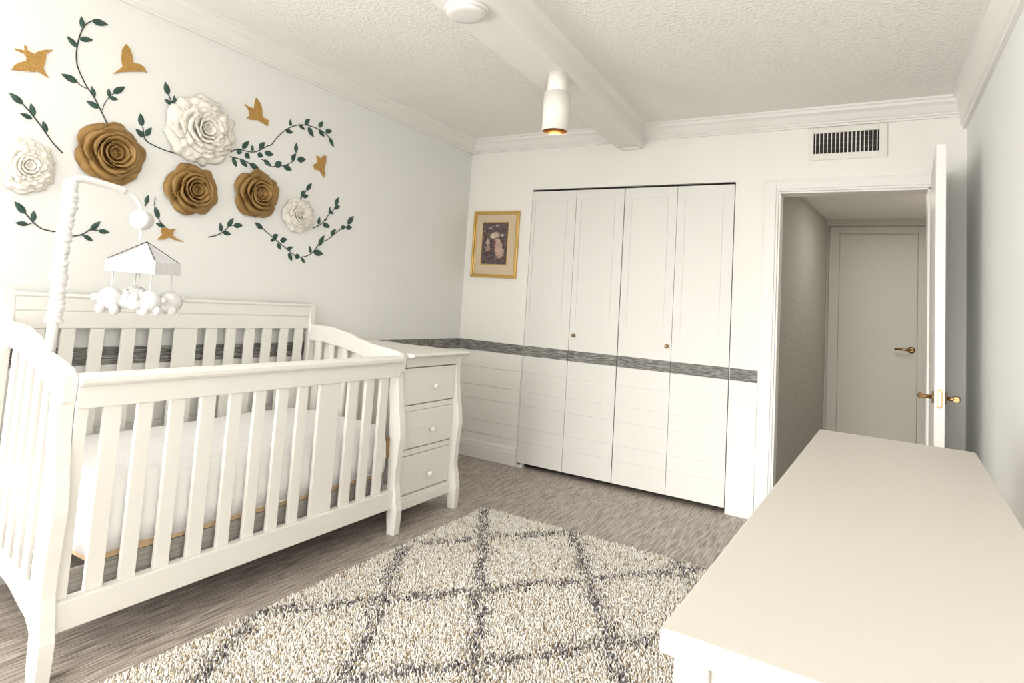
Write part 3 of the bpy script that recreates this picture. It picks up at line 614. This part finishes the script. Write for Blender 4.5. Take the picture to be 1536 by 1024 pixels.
# ruffled sleeve over the upright
pth = []; rad = []
N = 150
for i in range(N+1):
    t = i/N; z = 1.02+t*.45
    pth.append((mx,my+.003*sin(t*9),z)); rad.append(.0225+.0014*sin(t*150)+.0020*sin(t*61+1)+.0012*sin(t*240)+.0015*sin(t*23))
sv = MB().tube([p for p in pth],rad,20)
cvs = []
for v_ in sv.v:
    a = math.atan2(v_[1]-my,v_[0]-mx); k = .0022*sin(v_[2]*300+a*2.5)
    cvs.append((v_[0]+cos(a)*k,v_[1]+sin(a)*k,v_[2]+.004*sin(a*3+v_[2]*40)))
sv.v = cvs
sv.build('fabric_sleeve','fabric',mo)
# bent upper arm (fabric wrapped) and its thin end
el = smooth_path([(mx,my,1.465),(mx,my+.006,1.492),(mx,my+.035,1.503),(mx,my+.10,1.500),(mx,my+.185,1.490)],8)
MB().tube(el,[.022]*6+[.0125]*(len(el)-6),16).ball((mx,my,1.475),(.0245,.0245,.026)).build('upper_sleeve','fabric',mo)
ce = smooth_path([(mx,my+.18,1.490),(mx,my+.215,1.478),(mx,my+.240,1.452),(mx,my+.252,1.42)],6)
MB().tube(ce,[.010,.0095]+[.008]*(len(ce)-2),10).build('hook','plastic',mo)
mc = Vector((mx,my+.255,1.395))
ax_ = Vector((.60,-.78,0)).normalized()
MB().tube([mc-ax_*.030, mc-ax_*.026, mc+ax_*.026, mc+ax_*.030],[.031,.034,.034,.031],28).build('music_box','plastic',mo)
MB().tube([mc+Vector((0,0,-.034)),mc+Vector((.002,.004,-.055)),mc+Vector((-.002,.002,-.07)),mc+Vector((0,.01,-.083))],[.007,.005,.004,.003],8).build('hanger','plastic',mo)
cc = Vector((mx,my+.285,1.312)); zc_ = 1.228; hw_ = .087
rot = radians(30)
def CP(a, r, z): return (cc.x+r*cos(a+rot), cc.y+r*sin(a+rot), z)
corner = [CP(pi/2*i+pi/4, hw_*1.414, 1.240) for i in range(4)]
cn = MB()
pl = MB(); NN = 40
def sq(a):   # radius of a rounded square
    c,s = abs(cos(a)),abs(sin(a)); return hw_/max(c,s)
rings = []
for lev in range(9):
    t = lev/8
    rings.append([CP(2*pi*k/NN, (.004+t*(sq(2*pi*k/NN)-.004))*(1+.02*sin(k*pi)*t), cc.z-t*(cc.z-1.242)+ (-.006*sin(pi*t))) for k in range(NN)])
vs = [p for r_ in rings for p in r_]
cn.add(vs,[(l*NN+k,l*NN+(k+1)%NN,(l+1)*NN+(k+1)%NN,(l+1)*NN+k) for l in range(8) for k in range(NN)])
cno = cn.build('canopy_top','canopy',mo); md = cno.modifiers.new('thick','SOLIDIFY'); md.thickness = .0015
bd = MB(); r1 = [CP(2*pi*k/NN,sq(2*pi*k/NN)*1.03,1.244) for k in range(NN)]; r2 = [CP(2*pi*k/NN,sq(2*pi*k/NN)*1.045+.0015*(k%2),1.200) for k in range(NN)]
bd.add(r1+r2,[(k,(k+1)%NN,NN+(k+1)%NN,NN+k) for k in range(NN)])
bdo = bd.build('canopy_band','fabric',mo); md = bdo.modifiers.new('thick','SOLIDIFY'); md.thickness = .002
for i in range(4):
    MB().tube([cc+Vector((0,0,.006)),Vector(corner[i])+Vector((0,0,.006))],.0018,6).build('canopy_rod','wire',mo)
for (ry_,seed) in ((0,1),):
    plv = [(CP(pi/2*i+pi/4,hw_*1.15,1.2),i) for i in range(4)]+[(CP(pi/4*3.2+.5,hw_*.2,1.2),4)]
    for (px_,py_,pz_),i in plv:
        dz = [.060,.048,.058,.062,.05][i]; s = [1.4,1.2,1.42,1.3,1.15][i]
        pt = MB(); c = Vector((px_,py_,pz_-dz-.028*s))
        an = [2.2,-.6,.9,-1.9,.2][i]; f = Vector((cos(an),sin(an),0))
        pt.ball(c,(.031*s,.030*s,.029*s)).ball(c+f*.036*s+Vector((0,0,-.006)),(.021*s,.021*s,.020*s))
        sd2 = f.cross(Vector((0,0,1)))
        for q in (-1,1):
            pt.ball(c+f*.038*s+sd2*.018*s*q+Vector((0,0,.010*s)),(.009*s,.009*s,.010*s),10,8)
            pt.ball(c+f*.014*s+sd2*.018*s*q+Vector((0,0,-.026*s)),(.011*s,.011*s,.013*s),10,8)
            pt.ball(c-f*.018*s+sd2*.017*s*q+Vector((0,0,-.024*s)),(.011*s,.011*s,.013*s),10,8)
        pt.ball(c-f*.035*s+Vector((0,0,.004)),(.010*s,.010*s,.010*s),10,8)
        po = pt.build('plush_animal','plush',mo)
        MB().tube([(px_,py_,1.206),c+Vector((0,0,.024*s))],.0024,6).build('hanging_ribbon','fabric',po)
# ------------------------------------------------------------------ long dresser
dth = -.029
dr = empty('dresser',(2.64,-1.945,0),'long cream white dresser along the right wall with bare top','dresser')
dc, ds = cos(dth), sin(dth)
def Dp(u,t): return (2.642+u*dc+t*(-ds)*1., -1.947+u*ds-t*dc)     # u into depth (+x), t toward the viewer
# note: t direction = (sin(dth), -cos(dth))
def Dp(u,t): return (2.642+u*dc+t*sin(dth), -1.947+u*sin(dth)-t*cos(dth))
def dbox(mb,u0,u1,t0,t1,z0,z1):
    q = [Dp(u0,t0),Dp(u1,t0),Dp(u1,t1),Dp(u0,t1)]
    vs = [(*p,z0) for p in q]+[(*p,z1) for p in q]
    return mb.add(vs,[(3,2,1,0),(4,5,6,7),(0,1,5,4),(1,2,6,5),(2,3,7,6),(3,0,4,7)])
DL, DD = 1.606, .385
dbox(MB(),0,DD,0,DL,.836,.861).build('top','dresser',dr,bevel=.004,seg=3)
dbox(MB(),.018,DD-.004,.018,DL-.034,.10,.8355).build('body','dresser',dr,bevel=.002)
for a,b in ((.0125,.0475),(DD-.035,DD-.002)):
    for c,d in ((.012,.05),(DL-.05,DL-.012)):
        dbox(MB(),a,b,c,d,0,.8355).build('corner_post','dresser',dr,bevel=.003)
dbox(MB(),.0475,DD-.035,DL-.035,DL-.022,.775,.8355).build('end_rail','dresser',dr,bevel=.0015)
dbox(MB(),.0475,DD-.035,DL-.035,DL-.022,.10,.17).build('end_rail','dresser',dr,bevel=.0015)
for c in range(2):
    for r_ in range(3):
        t0 = .055+c*.755; t1 = t0+.735; z0 = .13+r_*.232; z1 = z0+.222
        d = dbox(MB(),.008,.0178,t0,t1,z0,z1).build('drawer','dresser',dr,bevel=.003)
        for tk in (t0+.18,t1-.18):
            p = Dp(.008,tk)
            MB().lathe([(.007,0),(.007,-.012),(.014,-.017),(.015,-.024),(.008,-.029),(0,-.03)],(p[0],p[1],(z0+z1)/2),'x',14).build('knob','knob_white',d)
# ------------------------------------------------------------------ shag rug
RX0,RX1,RY0,RY1 = .918,2.46,-3.45,-1.018
rug = empty('shag_rug',((RX0+RX1)/2,(RY0+RY1)/2,0),'cream shag rug with grey diamond lattice on the laminate floor','rug')
MB().box(RX0+.004,RX1-.004,RY0+.004,RY1-.004,.0005,.007).build('backing','base_rug',rug)
rg = np.random.default_rng(7); sp_ = .0066
gx = np.arange(RX0,RX1,sp_); gy = np.arange(RY0,RY1,sp_)
X,Y = np.meshgrid(gx,gy); X = X.ravel(); Y = Y.ravel()
X = X+rg.uniform(-.5,.5,X.size)*sp_; Y = Y+rg.uniform(-.5,.5,Y.size)*sp_
n = X.size
wx = X+.010*np.sin(Y*21)+.006*np.sin(Y*47+1); wy = Y+.010*np.sin(X*19)+.006*np.sin(X*43)
dist = np.full(n,9.)
for c in (2.42,1.49,.56,-.186,-1.04,-1.9,-2.75): dist = np.minimum(dist, np.abs(wy+1.72*wx-c)/math.hypot(1,1.72))
for d in (-2.02,-2.93,-3.80,-4.59,-5.40,-6.2): dist = np.minimum(dist, np.abs(wy-1.30*wx-d)/math.hypot(1,1.30))
onl = rg.random(n) < 1/(1+np.exp((dist-.027)/.009))*.57
pal = np.array([(.97,.94,.87),(.92,.87,.78),(1.,.98,.95),(.80,.70,.55),(.56,.42,.27),(.32,.23,.15)]); pw = [.33,.22,.24,.11,.06,.04]
C = pal[rg.choice(6,n,p=pw)]
dk = np.array([(.07,.065,.075),(.15,.14,.155),(.26,.245,.26),(.40,.37,.37)]); C = np.where(onl[:,None], dk[rg.choice(4,n,p=[.16,.30,.32,.22])], C)
hgt = rg.uniform(.012,.022,n); rad = rg.uniform(.0021,.0036,n)
ang = rg.uniform(0,2*np.pi,n); lean = rg.uniform(.002,.011,n)
V = np.empty((n,7,3),dtype=np.float32)
for k in range(3):
    a = ang+2*np.pi*k/3
    V[:,k] = np.stack([X+rad*.7*np.cos(a),Y+rad*.7*np.sin(a),np.full(n,.005)],1)
    V[:,3+k] = np.stack([X+lean*.5*np.cos(ang)+rad*np.cos(a+.4),Y+lean*.5*np.sin(ang)+rad*np.sin(a+.4),.005+hgt*.7],1)
V[:,6] = np.stack([X+lean*np.cos(ang),Y+lean*np.sin(ang),.005+hgt],1)
tri = np.array([(0,1,4),(0,4,3),(1,2,5),(1,5,4),(2,0,3),(2,3,5),(3,4,6),(4,5,6),(5,3,6)])
F = (tri[None]+np.arange(n)[:,None,None]*7).reshape(-1,3)
me = bpy.data.meshes.new('pile'); me.vertices.add(n*7); me.vertices.foreach_set('co',V.ravel())
me.loops.add(F.size); me.loops.foreach_set('vertex_index',F.ravel().astype(np.int32))
me.polygons.add(len(F)); me.polygons.foreach_set('loop_start',np.arange(0,F.size,3,dtype=np.int32)); me.polygons.foreach_set('loop_total',np.full(len(F),3,dtype=np.int32))
me.update(calc_edges=True)
ca = me.color_attributes.new('Col','FLOAT_COLOR','POINT')
cc4 = np.ones((n,7,4),dtype=np.float32); cc4[:,:,:3] = C[:,None,:]
ca.data.foreach_set('color',cc4.ravel()); me.materials.append(M['pile']); me.validate()
po = bpy.data.objects.new('pile',me); COL.objects.link(po); po.parent = rug; po.matrix_parent_inverse = Matrix.Translation(-rug.location)
po['kind'] = 'stuff'
# ------------------------------------------------------------------ light
wd = bpy.data.worlds.new('World'); SC.world = wd; wd.use_nodes = True
bg = wd.node_tree.nodes['Background']; bg.inputs['Color'].default_value = (.85,.93,1,1); bg.inputs['Strength'].default_value = 1.0
def area(name, loc, rot, sx, sy, e, col):
    l = bpy.data.lights.new(name,'AREA'); l.shape = 'RECTANGLE'; l.size = sx; l.size_y = sy; l.energy = e; l.color = col
    o = bpy.data.objects.new(name,l); COL.objects.link(o); o.location = loc; o.rotation_euler = rot; return o
area('window_daylight',((WX0+WX1)/2,YF-.5,(WZ0+WZ1)/2-.1),(radians(90+32),0,0),WX1-WX0,WZ1-WZ0,28,(1,.98,.945))
area('side_fill',(-.45,(LY0+LY1)/2,(LZ0+LZ1)/2-.1),(radians(90+34),0,radians(-90)),LY1-LY0,LZ1-LZ0,132,(1,.98,.945))  # light of the added side window, brightens right wall and dresser
area('hall_fill',(3.0,1.0,2.09),(0,0,0),.4,.4,3,(1,.93,.82))  # fill added to brighten the hall, no fixture modelled
pl_ = bpy.data.lights.new('spotlight_fill','SPOT'); pl_.energy = 4; pl_.spot_size = radians(165); pl_.spot_blend = 1; pl_.color = (1,.94,.86); pl_.shadow_soft_size = .03  # fill added inside the downlight to lift the far corner
plo = bpy.data.objects.new('spotlight_fill',pl_); COL.objects.link(plo); plo.location = (lx,ly,zb_+.012)
sl_ = bpy.data.lights.new('low_sun','SUN'); sl_.energy = 1.35; sl_.angle = radians(26); sl_.color = (1,.985,.96)
so = bpy.data.objects.new('low_sun',sl_); COL.objects.link(so); so.location = (1,-9,3)
so.rotation_euler = Vector((.13,1,-.20)).to_track_quat('-Z','Y').to_euler()
# ------------------------------------------------------------------ camera
cam = bpy.data.cameras.new('Camera'); co = bpy.data.objects.new('Camera',cam); COL.objects.link(co)
yaw,pitch,roll = -.5654,.0844,.0694
fw = Vector((sin(yaw)*cos(pitch),cos(yaw)*cos(pitch),sin(pitch))); r0 = Vector((cos(yaw),-sin(yaw),0)); u0 = r0.cross(fw)
rr = r0*cos(roll)+u0*sin(roll); uu = -r0*sin(roll)+u0*cos(roll)
mw = Matrix.Identity(4)
for i in range(3): mw[i][0],mw[i][1],mw[i][2] = rr[i],uu[i],-fw[i]
mw.translation = (2.778,-4.247,1.184); co.matrix_world = mw
cam.sensor_width = 36; cam.sensor_fit = 'HORIZONTAL'; cam.lens = 948.0168/1536*36
cam.shift_x = 56.0664/1536; cam.shift_y = -141.0939/1536
cam.clip_start = .02
SC.camera = co
vs_ = SC.view_settings; vs_.view_transform = 'Standard'; vs_.look = 'None'; vs_.gamma = 1; vs_.use_curve_mapping = False; vs_.exposure = .94
